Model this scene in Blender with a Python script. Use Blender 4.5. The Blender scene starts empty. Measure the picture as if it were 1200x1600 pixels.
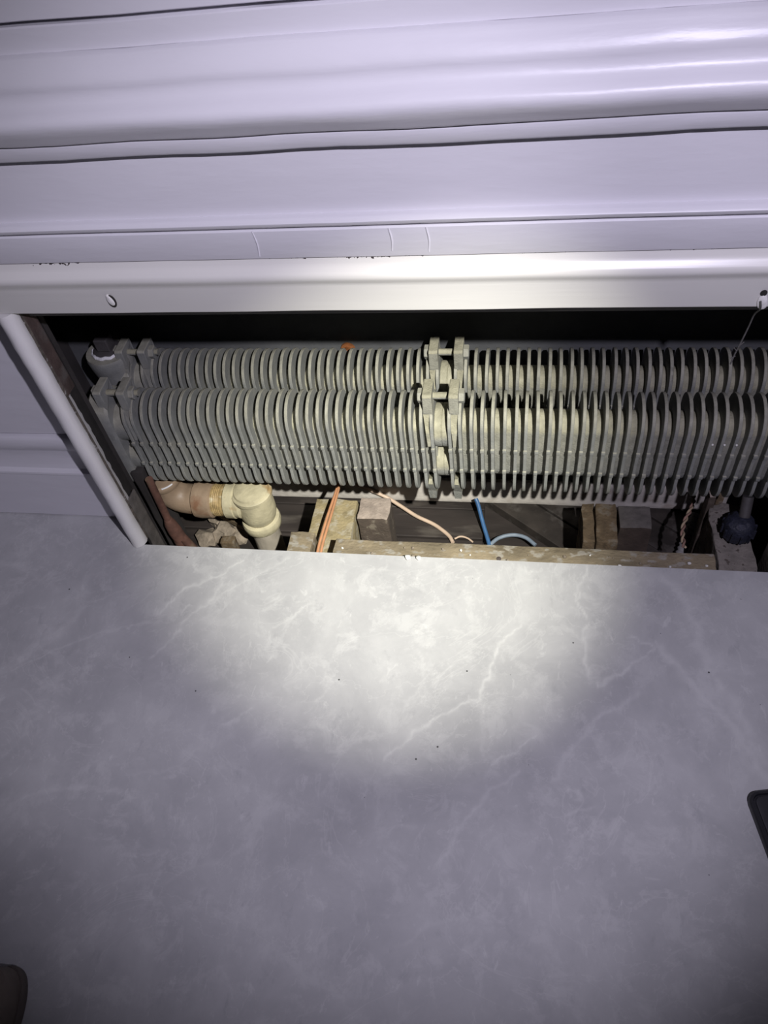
import bpy, bmesh, math, random
import numpy as np
from mathutils import Vector, Matrix
random.seed(7)
SC = bpy.context.scene
COL = SC.collection

# ------------------------------------------------------------------ camera
cam = bpy.data.cameras.new('camera')
co = bpy.data.objects.new('camera', cam); COL.objects.link(co)
# columns of the calibrated rotation: image right, image up, backwards
Rw = ((0.985, 0.0346, -0.169), (0.1332, -0.775, 0.6177), (-0.1096, -0.631, -0.768))
m = Matrix([[Rw[i][0], -Rw[i][1], -Rw[i][2]] for i in range(3)]).to_4x4()
m.translation = Vector((0.0, -0.6291, 0.88))
co.matrix_world = m
cam.sensor_fit = 'VERTICAL'; cam.sensor_height = 24.0
cam.lens = 1205.0 / 1600.0 * 24.0
cam.clip_start = 0.02; cam.clip_end = 20
SC.camera = co

# ------------------------------------------------------------------ light: a hand torch held right of the camera, plus an added left fill
w = bpy.data.worlds.new('world'); SC.world = w; w.use_nodes = True
w.node_tree.nodes['Background'].inputs[0].default_value = (0.62, 0.56, 0.85, 1)
w.node_tree.nodes['Background'].inputs[1].default_value = 0.012
TORCH = Vector((0.28, -0.75, 1.135))
def spot(name, target, angle, blend, power, col, rad=0.012):
    L = bpy.data.lights.new(name, 'SPOT'); o = bpy.data.objects.new(name, L); COL.objects.link(o)
    o.location = TORCH
    o.rotation_euler = (Vector(target) - TORCH).to_track_quat('-Z', 'Y').to_euler()
    L.spot_size = math.radians(angle); L.spot_blend = blend; L.energy = power; L.color = col
    L.shadow_soft_size = rad
    return o
spot('torch_core', (-0.150, 0.0, 0.095), 30, 1.0, 145, (1.0, 0.99, 0.84))
spot('left_fill', (-0.44, 0.0, 0.28), 48, 0.6, 13, (0.92, 0.88, 1.0))  # added fill aimed at the left wall and trim, off the torch's beam
spot('torch_spill', (-0.085, -0.118, 0.30), 63, 0.63, 34, (0.845, 0.80, 1.0))

vs = SC.view_settings
vs.view_transform = 'Standard'; vs.look = 'None'; vs.gamma = 1.0; vs.exposure = 0.0
vs.use_curve_mapping = False

# ------------------------------------------------------------------ materials
def mat(name, base, rough=0.6, var=0.12, scale=25.0, bump=0.0, bscale=120.0, second=None, sec_scale=18.0,
        sec_lo=0.55, sec_hi=0.65, stretch=(1, 1, 1), metallic=0.0, spec=0.5, bdist=0.002):
    M = bpy.data.materials.new(name); M.use_nodes = True
    nt = M.node_tree; N = nt.nodes; K = nt.links
    b = N['Principled BSDF']
    b.inputs['Roughness'].default_value = rough
    b.inputs['Metallic'].default_value = metallic
    b.inputs['Specular IOR Level'].default_value = spec
    geo = N.new('ShaderNodeNewGeometry')
    mp = N.new('ShaderNodeMapping'); mp.inputs['Scale'].default_value = stretch
    K.new(geo.outputs['Position'], mp.inputs['Vector'])
    n1 = N.new('ShaderNodeTexNoise'); n1.inputs['Scale'].default_value = scale; n1.inputs['Detail'].default_value = 6
    K.new(mp.outputs[0], n1.inputs['Vector'])
    r1 = N.new('ShaderNodeValToRGB')
    r1.color_ramp.elements[0].position = 0.3; r1.color_ramp.elements[1].position = 0.7
    r1.color_ramp.elements[0].color = (*[max(0, c * (1 - var)) for c in base], 1)
    r1.color_ramp.elements[1].color = (*[min(1, c * (1 + var)) for c in base], 1)
    K.new(n1.outputs['Fac'], r1.inputs[0])
    colour = r1.outputs[0]
    if second:
        n2 = N.new('ShaderNodeTexNoise'); n2.inputs['Scale'].default_value = sec_scale; n2.inputs['Detail'].default_value = 8
        K.new(mp.outputs[0], n2.inputs['Vector'])
        r2 = N.new('ShaderNodeValToRGB')
        r2.color_ramp.elements[0].position = sec_lo; r2.color_ramp.elements[1].position = sec_hi
        K.new(n2.outputs['Fac'], r2.inputs[0])
        mx = N.new('ShaderNodeMixRGB'); mx.inputs[2].default_value = (*second, 1)
        K.new(r2.outputs[0], mx.inputs[0]); K.new(colour, mx.inputs[1])
        colour = mx.outputs[0]
    K.new(colour, b.inputs['Base Color'])
    if bump:
        n3 = N.new('ShaderNodeTexNoise'); n3.inputs['Scale'].default_value = bscale; n3.inputs['Detail'].default_value = 5
        K.new(mp.outputs[0], n3.inputs['Vector'])
        bp = N.new('ShaderNodeBump'); bp.inputs['Strength'].default_value = bump; bp.inputs['Distance'].default_value = bdist
        K.new(n3.outputs['Fac'], bp.inputs['Height']); K.new(bp.outputs[0], b.inputs['Normal'])
    M['col_socket'] = colour.node.name
    return M

def add_dust(M, col, lo=0.45, hi=0.75):
    """dust that has settled on upward faces"""
    nt = M.node_tree; N = nt.nodes; K = nt.links
    b = N['Principled BSDF']; src = b.inputs['Base Color'].links[0].from_socket
    geo = N.new('ShaderNodeNewGeometry'); sep = N.new('ShaderNodeSeparateXYZ'); K.new(geo.outputs['Normal'], sep.inputs[0])
    mr = N.new('ShaderNodeMapRange'); mr.inputs[1].default_value = lo; mr.inputs[2].default_value = hi; K.new(sep.outputs['Z'], mr.inputs[0])
    n = N.new('ShaderNodeTexNoise'); n.inputs['Scale'].default_value = 90; n.inputs['Detail'].default_value = 5
    K.new(geo.outputs['Position'], n.inputs['Vector'])
    r = N.new('ShaderNodeValToRGB'); r.color_ramp.elements[0].position = 0.3; r.color_ramp.elements[1].position = 0.7
    r.color_ramp.elements[0].color = (*[c * 0.8 for c in col], 1); r.color_ramp.elements[1].color = (*[min(1, c * 1.2) for c in col], 1)
    K.new(n.outputs['Fac'], r.inputs[0])
    mx = N.new('ShaderNodeMixRGB'); K.new(mr.outputs[0], mx.inputs[0]); K.new(src, mx.inputs[1]); K.new(r.outputs[0], mx.inputs[2])
    K.new(mx.outputs[0], b.inputs['Base Color'])

def add_specks(M, z0, z1, thresh, col=(0.05, 0.04, 0.04), scale=260):
    """small mould specks confined to a band of height"""
    nt = M.node_tree; N = nt.nodes; K = nt.links
    b = N['Principled BSDF']; src = b.inputs['Base Color'].links[0].from_socket
    geo = N.new('ShaderNodeNewGeometry'); sep = N.new('ShaderNodeSeparateXYZ'); K.new(geo.outputs['Position'], sep.inputs[0])
    mr = N.new('ShaderNodeMapRange'); mr.inputs[1].default_value = z0; mr.inputs[2].default_value = z1
    K.new(sep.outputs['Z'], mr.inputs[0])
    n = N.new('ShaderNodeTexNoise'); n.inputs['Scale'].default_value = scale; n.inputs['Detail'].default_value = 3
    n4 = N.new('ShaderNodeTexNoise'); n4.inputs['Scale'].default_value = 9
    K.new(geo.outputs['Position'], n.inputs['Vector']); K.new(geo.outputs['Position'], n4.inputs['Vector'])
    a = N.new('ShaderNodeMath'); a.operation = 'MULTIPLY'; K.new(n.outputs['Fac'], a.inputs[0]); K.new(mr.outputs[0], a.inputs[1])
    a2 = N.new('ShaderNodeMath'); a2.operation = 'MULTIPLY'; K.new(a.outputs[0], a2.inputs[0]); K.new(n4.outputs['Fac'], a2.inputs[1])
    g = N.new('ShaderNodeMath'); g.operation = 'GREATER_THAN'; g.inputs[1].default_value = thresh
    K.new(a2.outputs[0], g.inputs[0])
    mx = N.new('ShaderNodeMixRGB'); mx.inputs[2].default_value = (*col, 1)
    K.new(g.outputs[0], mx.inputs[0]); K.new(src, mx.inputs[1]); K.new(mx.outputs[0], b.inputs['Base Color'])

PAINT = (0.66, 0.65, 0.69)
M_paint = mat('lilac_white_gloss', PAINT, 0.38, 0.035, 8, 0.40, 60, stretch=(0.25, 1, 1))  # paint colour with part of the torch's lilac spill tint put in
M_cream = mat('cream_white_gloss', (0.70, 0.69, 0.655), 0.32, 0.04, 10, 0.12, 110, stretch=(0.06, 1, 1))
M_cream_dirty = mat('cream_gloss_moulding', (0.70, 0.69, 0.655), 0.32, 0.04, 10, 0.12, 110, stretch=(0.06, 1, 1))  # paint colour with part of the torch's warm hot-spot tint put in
M_white = mat('white_gloss_bead', (0.66, 0.65, 0.645), 0.35, 0.06, 30, 0.25, 110, second=(0.14, 0.11, 0.09), sec_scale=95, sec_lo=0.715, sec_hi=0.735, stretch=(1, 1, 0.5))
M_iron = mat('grey_painted_iron', (0.22, 0.225, 0.212), 0.62, 0.14, 60, 0.30, 420, second=(0.255, 0.252, 0.222), sec_scale=30, sec_lo=0.5, sec_hi=0.7)
M_iron_dust = mat('dusty_grey_iron', (0.200, 0.203, 0.188), 0.75, 0.18, 90, 0.5, 380, second=(0.24, 0.238, 0.215), sec_scale=120)
M_iron_dark = mat('dark_iron_plug', (0.06, 0.055, 0.055), 0.6, 0.2, 50, 0.2, 300)
M_ptfe = mat('white_sealing_tape', (0.75, 0.75, 0.76), 0.6, 0.1, 80, 0.4, 400)
M_fit = mat('cream_painted_fitting', (0.47, 0.425, 0.285), 0.55, 0.18, 45, 0.35, 200, second=(0.33, 0.22, 0.10), sec_scale=26, sec_lo=0.60, sec_hi=0.70)
M_fit_brown = mat('brown_cream_fitting', (0.30, 0.22, 0.15), 0.5, 0.2, 35, 0.25, 160, second=(0.22, 0.12, 0.07), sec_scale=20)
M_brass = mat('scuffed_brass_thread', (0.36, 0.26, 0.12), 0.5, 0.35, 110, 0.4, 300, second=(0.55, 0.50, 0.36), sec_scale=60)
M_pipe = mat('dusty_steel_pipe', (0.36, 0.32, 0.26), 0.7, 0.2, 60, 0.4, 160, second=(0.24, 0.19, 0.14), sec_scale=24, stretch=(1, 1, 0.5))
M_rust = mat('red_rust_pipe', (0.115, 0.055, 0.040), 0.8, 0.35, 50, 0.4, 200, second=(0.15, 0.10, 0.065), sec_scale=30)
M_jamb = mat('grey_dusty_jamb', (0.10, 0.09, 0.08), 0.9, 0.3, 60, 0.5, 150)
M_rust_dark = mat('brown_rust_lath', (0.060, 0.040, 0.034), 0.8, 0.35, 40, 0.5, 180, second=(0.085, 0.075, 0.068), sec_scale=20)
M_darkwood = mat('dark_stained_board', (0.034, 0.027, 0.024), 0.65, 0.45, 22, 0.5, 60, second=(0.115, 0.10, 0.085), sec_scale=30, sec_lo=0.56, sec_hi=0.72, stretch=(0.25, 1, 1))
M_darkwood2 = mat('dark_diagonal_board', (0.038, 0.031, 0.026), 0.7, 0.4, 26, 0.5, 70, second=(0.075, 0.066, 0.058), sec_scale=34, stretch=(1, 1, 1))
M_timber = mat('dusty_yellow_timber', (0.30, 0.245, 0.135), 0.9, 0.28, 45, 0.7, 240, second=(0.38, 0.34, 0.25), sec_scale=70, sec_lo=0.5, sec_hi=0.62)
M_timber_block = mat('dark_sawn_block', (0.075, 0.055, 0.042), 0.85, 0.3, 40, 0.5, 150)
M_timber_pink = mat('grey_pink_timber', (0.085, 0.065, 0.05), 0.9, 0.2, 60, 0.6, 260, second=(0.20, 0.17, 0.13), sec_scale=60, sec_lo=0.6, sec_hi=0.68)
M_timber_brown = mat('brown_crumbly_timber', (0.125, 0.088, 0.050), 0.9, 0.35, 60, 0.8, 240, second=(0.18, 0.15, 0.11), sec_scale=60)
M_timber_grey = mat('grey_timber', (0.19, 0.17, 0.15), 0.85, 0.15, 40, 0.4, 150, stretch=(0.3, 1, 1))
M_batten = mat('dusty_batten', (0.215, 0.175, 0.115), 0.9, 0.45, 26, 0.8, 240, second=(0.30, 0.275, 0.23), sec_scale=100, sec_lo=0.54, sec_hi=0.62, stretch=(0.6, 1, 1))
M_plaster = mat('crumbled_plaster', (0.19, 0.17, 0.15), 0.95, 0.25, 60, 0.9, 160, second=(0.08, 0.065, 0.055), sec_scale=120, sec_lo=0.60, sec_hi=0.66)
M_backwall = mat('grey_lining', (0.095, 0.098, 0.102), 0.9, 0.15, 18, 0.3, 150)
M_backboard = mat('old_white_board', (0.56, 0.52, 0.47), 0.9, 0.14, 40, 0.4, 150, second=(0.40, 0.34, 0.28), sec_scale=36, sec_lo=0.58, sec_hi=0.75)
M_cav = mat('dark_cavity', (0.030, 0.026, 0.025), 0.9, 0.3, 20, 0.4, 90)  # dark brown base colour for the cavity boxes
M_nearblack = mat('near_black_wood', (0.012, 0.010, 0.009), 0.9, 0.4, 40, 0.4, 90)  # near-black base colour for the frame's inner faces
M_lintel = mat('dark_raw_board', (0.17, 0.165, 0.16), 0.85, 0.25, 20, 0.4, 100, stretch=(0.2, 1, 1))
M_rawedge = mat('raw_dirty_edge', (0.10, 0.085, 0.07), 0.9, 0.5, 120, 0.8, 260, second=(0.30, 0.29, 0.28), sec_scale=160, sec_lo=0.60, sec_hi=0.68)
M_soil = mat('dark_soil', (0.035, 0.03, 0.026), 0.95, 0.4, 30, 0.6, 120)
M_orange = mat('orange_insulation', (0.50, 0.25, 0.13), 0.5, 0.12, 80)
M_pink = mat('pink_cream_cable', (0.58, 0.44, 0.33), 0.5, 0.12, 60)
M_blue = mat('blue_cable', (0.045, 0.125, 0.27), 0.45, 0.15, 60)
M_bluegrey = mat('blue_grey_cable', (0.22, 0.27, 0.33), 0.5, 0.15, 60)
M_twist = mat('beige_cotton_wire', (0.48, 0.37, 0.25), 0.7, 0.2, 90)
M_twist2 = mat('brown_pink_wire', (0.36, 0.22, 0.17), 0.7, 0.2, 90)
M_conduit = mat('grey_corrugated_tube', (0.30, 0.29, 0.28), 0.6, 0.1, 40)
M_capblue = mat('dark_blue_plastic', (0.016, 0.018, 0.032), 0.6, 0.35, 140, 0.6, 300)
M_string = mat('grey_string', (0.11, 0.105, 0.10), 0.9, 0.2, 200)
M_amber = mat('orange_brown_rust', (0.20, 0.072, 0.022), 0.6, 0.35, 90, 0.4, 250)
M_crumb = mat('white_crumb', (0.72, 0.71, 0.68), 0.85, 0.08, 120, 0.4, 300)
M_rubble = mat('grey_brown_rubble', (0.26, 0.215, 0.165), 0.95, 0.3, 90, 0.7, 200)
M_black = mat('black_plastic', (0.012, 0.012, 0.015), 0.45, 0.2, 60)
M_black2 = mat('dark_grey_plastic', (0.028, 0.028, 0.032), 0.5, 0.2, 60)
M_leather = mat('dark_brown_leather', (0.105, 0.084, 0.070), 0.7, 0.15, 40, 0.2, 160)
M_sole = mat('dark_sole', (0.085, 0.070, 0.062), 0.8, 0.2, 40)
M_hole = mat('dark_hole', (0.02, 0.018, 0.016), 0.9, 0.2, 40)
M_sub = mat('chipboard_subfloor', (0.30, 0.25, 0.18), 0.9, 0.25, 160)
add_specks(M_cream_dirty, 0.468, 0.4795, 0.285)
add_dust(M_iron_dust, (0.30, 0.285, 0.205), -0.10, 0.25); add_dust(M_iron, (0.285, 0.278, 0.225), 0.1, 0.6); add_dust(M_timber_pink, (0.34, 0.28, 0.235)); add_dust(M_timber_block, (0.135, 0.122, 0.108))

# ------------------------------------------------------------------ helpers
def link(name, me, m, parent=None):
    o = bpy.data.objects.new(name, me); COL.objects.link(o)
    if m is not None and len(me.materials) == 0: me.materials.append(m)
    if parent is not None: o.parent = parent
    return o
def bm_obj(name, bm, m, parent=None, smooth=False):
    me = bpy.data.meshes.new(name)
    bmesh.ops.recalc_face_normals(bm, faces=bm.faces[:])
    if smooth:
        for f in bm.faces: f.smooth = True
    bm.to_mesh(me); bm.free()
    if smooth: me.set_sharp_from_angle(angle=math.radians(38))
    return link(name, me, m, parent)
def thing(name, label, cat, loc=(0, 0, 0), group=None):
    o = bpy.data.objects.new(name, None); COL.objects.link(o); o.empty_display_size = 0.02
    o.location = loc; o['label'] = label; o['category'] = cat
    if group: o['group'] = group
    return o
def tag(o, label, cat, group=None):
    o['label'] = label; o['category'] = cat
    if group: o['group'] = group
    return o
def struct(o):
    o['kind'] = 'structure'; return o
def add_box(bm, x0, x1, y0, y1, z0, z1, bevel=0.0, jitter=0.0):
    r = bmesh.ops.create_cube(bm, size=1)
    vsx = r['verts']
    for v in vsx:
        v.co = Vector(((x0 + x1) / 2 + v.co.x * (x1 - x0), (y0 + y1) / 2 + v.co.y * (y1 - y0), (z0 + z1) / 2 + v.co.z * (z1 - z0)))
        if jitter: v.co += Vector([random.uniform(-jitter, jitter) for _ in range(3)])
    if bevel:
        es = list({e for v in vsx for e in v.link_edges})
        bmesh.ops.bevel(bm, geom=es, offset=bevel, segments=2, affect='EDGES', profile=0.5)
def box(name, m, x0, x1, y0, y1, z0, z1, parent=None, bevel=0.0, jitter=0.0, smooth=False):
    bm = bmesh.new(); add_box(bm, x0, x1, y0, y1, z0, z1, bevel, jitter)
    return bm_obj(name, bm, m, parent, smooth)
def rough_box(name, m, x0, x1, y0, y1, z0, z1, parent=None, cuts=5, amp=0.002, seed=1, skew=(0, 0)):
    """a sawn or broken block: subdivided, edges knocked about"""
    rnd = random.Random(seed)
    bm = bmesh.new(); add_box(bm, x0, x1, y0, y1, z0, z1, 0.0015)
    bmesh.ops.subdivide_edges(bm, edges=[e for e in bm.edges if e.calc_length() > 0.008], cuts=cuts, use_grid_fill=True)
    from mathutils import noise
    off = Vector((seed * 3.1, seed * 1.7, 0))
    for v in bm.verts:
        d = noise.noise_vector(v.co * 60 + off) * amp + noise.noise_vector(v.co * 220 + off) * amp * 0.5
        v.co += d
        v.co.x += (v.co.y - y0) * skew[0] + (v.co.z - z0) * skew[1]
    return bm_obj(name, bm, m, parent, True)
def prism(name, m, prof, x0, x1, parent=None, cuts=0, smooth=True, wob=0.0, axis='x'):
    """sweep a (y, z) profile along x, with ends capped"""
    bm = bmesh.new(); n = len(prof); rings = []
    S = cuts + 2
    from mathutils import noise
    for i in range(S):
        x = x0 + (x1 - x0) * i / (S - 1)
        ring = []
        for (y, z) in prof:
            d = Vector((0, 0, 0))
            if wob: d = noise.noise_vector(Vector((x * 9, y * 20, z * 20))) * wob + noise.noise_vector(Vector((x * 60, y * 60, z * 60))) * wob * 0.25
            ring.append(bm.verts.new((x, y + d.y, z + d.z)))
        rings.append(ring)
    for i in range(S - 1):
        for k in range(n):
            bm.faces.new((rings[i][k], rings[i][(k + 1) % n], rings[i + 1][(k + 1) % n], rings[i + 1][k]))
    bm.faces.new(rings[0]); bm.faces.new(rings[-1][::-1])
    return bm_obj(name, bm, m, parent, smooth)
def smooth_path(pts, n=8):
    P = [Vector(p) for p in pts]; out = []
    for i in range(len(P) - 1):
        a = P[i - 1] if i > 0 else P[i] * 2 - P[i + 1]
        b, c = P[i], P[i + 1]
        d = P[i + 2] if i + 2 < len(P) else P[i + 1] * 2 - P[i]
        for k in range(n):
            t = k / n
            out.append(0.5 * ((2 * b) + (c - a) * t + (2 * a - 5 * b + 4 * c - d) * t * t + (3 * b - a - 3 * c + d) * t ** 3))
    out.append(P[-1]); return out
def add_tube(bm, path, rad, seg=12, caps=True, bulge=None):
    path = [Vector(p) for p in path]; N = len(path); rings = []
    up = None
    for i, p in enumerate(path):
        t = (path[min(i + 1, N - 1)] - path[max(i - 1, 0)]).normalized()
        if up is None:
            up = t.orthogonal().normalized()
        else:
            up = (up - t * up.dot(t)).normalized()
        s = t.cross(up)
        r = rad[i] if isinstance(rad, (list, tuple)) else rad
        rings.append([bm.verts.new(p + (up * math.cos(2 * math.pi * k / seg) + s * math.sin(2 * math.pi * k / seg)) * r) for k in range(seg)])
    for i in range(N - 1):
        for k in range(seg):
            bm.faces.new((rings[i][k], rings[i][(k + 1) % seg], rings[i + 1][(k + 1) % seg], rings[i + 1][k]))
    if caps:
        bm.faces.new(rings[0][::-1]); bm.faces.new(rings[-1])
def tube(name, m, path, rad, parent=None, seg=12):
    bm = bmesh.new(); add_tube(bm, path, rad, seg)
    return bm_obj(name, bm, m, parent, True)
def add_lathe(bm, prof, centre, axis='z', seg=28):
    """prof: (radius, height) along the axis"""
    c = Vector(centre); rings = []
    A = {'x': (Vector((1, 0, 0)), Vector((0, 1, 0)), Vector((0, 0, 1))), 'y': (Vector((0, 1, 0)), Vector((0, 0, 1)), Vector((1, 0, 0))),
         'z': (Vector((0, 0, 1)), Vector((1, 0, 0)), Vector((0, 1, 0)))}[axis] if isinstance(axis, str) else axis
    for (r, h) in prof:
        rings.append([bm.verts.new(c + A[0] * h + (A[1] * math.cos(2 * math.pi * k / seg) + A[2] * math.sin(2 * math.pi * k / seg)) * r) for k in range(seg)])
    for i in range(len(rings) - 1):
        for k in range(seg):
            bm.faces.new((rings[i][k], rings[i][(k + 1) % seg], rings[i + 1][(k + 1) % seg], rings[i + 1][k]))
    bm.faces.new(rings[0][::-1]); bm.faces.new(rings[-1])
def lathe(name, m, prof, centre, axis='z', seg=28, parent=None, smooth=True):
    bm = bmesh.new(); add_lathe(bm, prof, centre, axis, seg)
    return bm_obj(name, bm, m, parent, smooth)
def stadium(r, za, zb, n=12):
    """outline (y, z) round two stacked centres, za upper, zb lower; starts at the rear"""
    pts = []
    for k in range(n + 1):
        a = math.pi * k / n
        pts.append((r * math.cos(a), za + r * math.sin(a)))
    for k in range(n + 1):
        a = math.pi + math.pi * k / n
        pts.append((r * math.cos(a), zb + r * math.sin(a)))
    return pts
# ------------------------------------------------------------------ the setting
XL, XR = -1.35, 1.0
# --- marble vinyl floor: veins are printed pattern, carried by a vertex attribute
VEINS = [([(-0.388, -0.02), (-0.414, -0.047), (-0.435, -0.059), (-0.467, -0.08), (-0.483, -0.118)], 0.0024, 0.9), ([(-0.414, -0.047), (-0.407, -0.065), (-0.419, -0.096), (-0.438, -0.112), (-0.448, -0.141), (-0.471, -0.182)], 0.0026, 0.7), ([(-0.47, -0.007), (-0.463, -0.024), (-0.454, -0.04)], 0.0018, 0.7), ([(-0.322, -0.013), (-0.349, -0.037), (-0.386, -0.064), (-0.419, -0.096)], 0.0022, 0.5), ([(-0.484, -0.131), (-0.524, -0.139), (-0.565, -0.157), (-0.604, -0.177), (-0.633, -0.199), (-0.671, -0.221)], 0.0026, 0.6), ([(-0.616, -0.067), (-0.606, -0.116), (-0.612, -0.147), (-0.632, -0.169), (-0.661, -0.201), (-0.68, -0.222)], 0.0121, 0.45), ([(-0.546, -0.079), (-0.57, -0.094), (-0.595, -0.104)], 0.0022, 0.5), ([(-0.278, -0.089), (-0.3, -0.113), (-0.319, -0.127)], 0.0022, 0.6), ([(-0.317, -0.243), (-0.33, -0.259), (-0.351, -0.273)], 0.0022, 0.8), ([(-0.575, -0.384), (-0.551, -0.372), (-0.524, -0.365), (-0.485, -0.36), (-0.433, -0.366)], 0.0029, 0.45), ([(-0.766, -0.047), (-0.732, -0.051), (-0.686, -0.071), (-0.646, -0.091)], 0.0066, 0.3), ([(0.099, -0.003), (0.084, -0.046), (0.081, -0.061), (0.095, -0.08), (0.09, -0.118), (0.094, -0.171)], 0.0026, 0.7), ([(0.012, -0.1), (-0.02, -0.137), (-0.024, -0.171), (-0.035, -0.194), (-0.036, -0.207)], 0.0026, 0.9), ([(-0.036, -0.207), (-0.073, -0.231), (-0.095, -0.245), (-0.116, -0.263), (-0.143, -0.293)], 0.0029, 0.8), ([(0.149, -0.109), (0.177, -0.123), (0.156, -0.142), (0.133, -0.161), (0.105, -0.179)], 0.0026, 0.85), ([(0.194, -0.014), (0.215, -0.042), (0.229, -0.094), (0.237, -0.151), (0.261, -0.191), (0.269, -0.229), (0.282, -0.258)], 0.011, 0.6), ([(0.181, -0.12), (0.204, -0.154), (0.226, -0.186), (0.251, -0.216), (0.27, -0.248), (0.273, -0.27), (0.298, -0.299)], 0.0088, 0.6), ([(0.154, -0.183), (0.13, -0.206), (0.104, -0.22), (0.085, -0.249), (0.063, -0.278), (0.052, -0.301)], 0.0055, 0.6), ([(0.034, -0.246), (0.012, -0.268), (-0.018, -0.289)], 0.0022, 0.8), ([(0.016, -0.294), (-0.001, -0.31), (-0.019, -0.319), (-0.045, -0.357), (-0.057, -0.382), (-0.069, -0.403)], 0.0039, 0.6), ([(0.097, -0.326), (0.079, -0.331), (0.065, -0.339)], 0.0026, 0.5), ([(-0.032, -0.207), (-0.031, -0.256), (-0.024, -0.294), (-0.021, -0.319)], 0.0033, 0.35), ([(-0.117, -0.147), (-0.105, -0.187), (-0.128, -0.231)], 0.0022, 0.4), ([(0.069, -0.307), (0.071, -0.318), (0.08, -0.322), (0.076, -0.31)], 0.0024, 0.6), ([(-0.098, -0.366), (-0.119, -0.369), (-0.138, -0.387)], 0.0024, 0.45), ([(-0.373, -0.269), (-0.372, -0.302), (-0.389, -0.327), (-0.442, -0.34)], 0.0033, 0.3), ([(-0.238, -0.179), (-0.228, -0.214), (-0.241, -0.232)], 0.0026, 0.35), ([(-0.364, -0.454), (-0.34, -0.435), (-0.305, -0.425), (-0.278, -0.401)], 0.0035, 0.3), ([(-0.098, -0.483), (-0.068, -0.459), (-0.013, -0.447)], 0.0035, 0.3)]
def floor_grid(name, x0, x1, y0, y1, step):
    nx = int((x1 - x0) / step) + 1; ny = int((y1 - y0) / step) + 1
    X, Y = np.meshgrid(np.linspace(x0, x1, nx), np.linspace(y0, y1, ny))
    co_ = np.stack([X, Y, np.zeros_like(X)], -1).reshape(-1, 3)
    idx = np.arange(nx * ny).reshape(ny, nx)
    f = np.stack([idx[:-1, :-1], idx[:-1, 1:], idx[1:, 1:], idx[1:, :-1]], -1).reshape(-1, 4)
    # thickness: a skirt along all sides, 4 mm down
    rim = np.concatenate([idx[0, :], idx[1:, -1], idx[-1, -2::-1], idx[-2:0:-1, 0]])
    low = co_[rim].copy(); low[:, 2] = -0.004
    base = len(co_); k = len(rim)
    a = np.arange(k); b = (a + 1) % k
    sk = np.stack([rim[a], base + a, base + b, rim[b]], -1)
    allv = np.concatenate([co_, low]); allf = np.concatenate([f, sk])
    me = bpy.data.meshes.new(name)
    me.from_pydata(allv.tolist(), [], allf.tolist())
    val = np.zeros(len(allv))
    px, py = allv[:, 0], allv[:, 1]
    # hand-wander of the veins
    wx = 0.004 * np.sin(py * 170 + 1.3) * np.sin(px * 90) + 0.002 * np.sin(px * 410 + py * 230)
    wy = 0.004 * np.sin(px * 150 + 0.7) * np.sin(py * 110) + 0.002 * np.sin(py * 390 - px * 260)
    qx, qy = px + wx * 0.6, py + wy * 0.6
    for pts, wd, st in VEINS:
        for (ax, ay), (bx_, by_) in zip(pts[:-1], pts[1:]):
            dx, dy = bx_ - ax, by_ - ay; L2 = dx * dx + dy * dy + 1e-12
            t = np.clip(((qx - ax) * dx + (qy - ay) * dy) / L2, 0, 1)
            d = np.hypot(qx - ax - t * dx, qy - ay - t * dy)
            val = np.maximum(val, 0.52 * st * np.exp(-(d / (wd * 0.62)) ** 2) + 0.10 * st * np.exp(-(d / (wd * 2.6)) ** 2))
    at = me.attributes.new('vein', 'FLOAT', 'POINT'); at.data.foreach_set('value', val.astype(np.float32))
    me.update(); return me
M_floor = bpy.data.materials.new('grey_marble_vinyl'); M_floor.use_nodes = True
nt = M_floor.node_tree; N = nt.nodes; K = nt.links; b = N['Principled BSDF']
b.inputs['Roughness'].default_value = 0.42; b.inputs['Specular IOR Level'].default_value = 0.35
geo = N.new('ShaderNodeNewGeometry')
def noise_node(scale, detail, vec=None, rough=0.55, dist=0.0):
    n = N.new('ShaderNodeTexNoise'); n.inputs['Scale'].default_value = scale; n.inputs['Detail'].default_value = detail
    n.inputs['Roughness'].default_value = rough; n.inputs['Distortion'].default_value = dist
    K.new(vec or geo.outputs['Position'], n.inputs['Vector']); return n.outputs['Fac']
def ramp(fac, stops):
    r = N.new('ShaderNodeValToRGB'); e = r.color_ramp.elements
    for i, (p, c) in enumerate(stops):
        if i > 1: e.new(p)
        e[i].position = p; e[i].color = (*c, 1)
    K.new(fac, r.inputs[0]); return r.outputs[0]
def mixc(fac, a, bcol):
    x = N.new('ShaderNodeMixRGB')
    for s, v in ((0, fac), (1, a), (2, bcol)):
        if isinstance(v, tuple): x.inputs[s].default_value = (*v, 1)
        elif isinstance(v, float): x.inputs[s].default_value = v
        else: K.new(v, x.inputs[s])
    return x.outputs[0]
clouds = ramp(noise_node(9, 10, rough=0.68, dist=0.35), [(0.34, (0.395, 0.395, 0.405)), (0.66, (0.50, 0.50, 0.505))])
mott = ramp(noise_node(24, 12, rough=0.74, dist=0.4), [(0.51, (0, 0, 0)), (0.60, (1, 1, 1))])
mfac = N.new('ShaderNodeMath'); mfac.operation = 'MULTIPLY'; mfac.inputs[1].default_value = 0.42; K.new(mott, mfac.inputs[0])
c = mixc(mfac.outputs[0], clouds, (0.575, 0.575, 0.575))
mps = N.new('ShaderNodeMapping'); mps.inputs['Scale'].default_value = (1.0, 0.55, 1.0); mps.inputs['Rotation'].default_value = (0, 0, 0.35)
K.new(geo.outputs['Position'], mps.inputs['Vector'])
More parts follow.
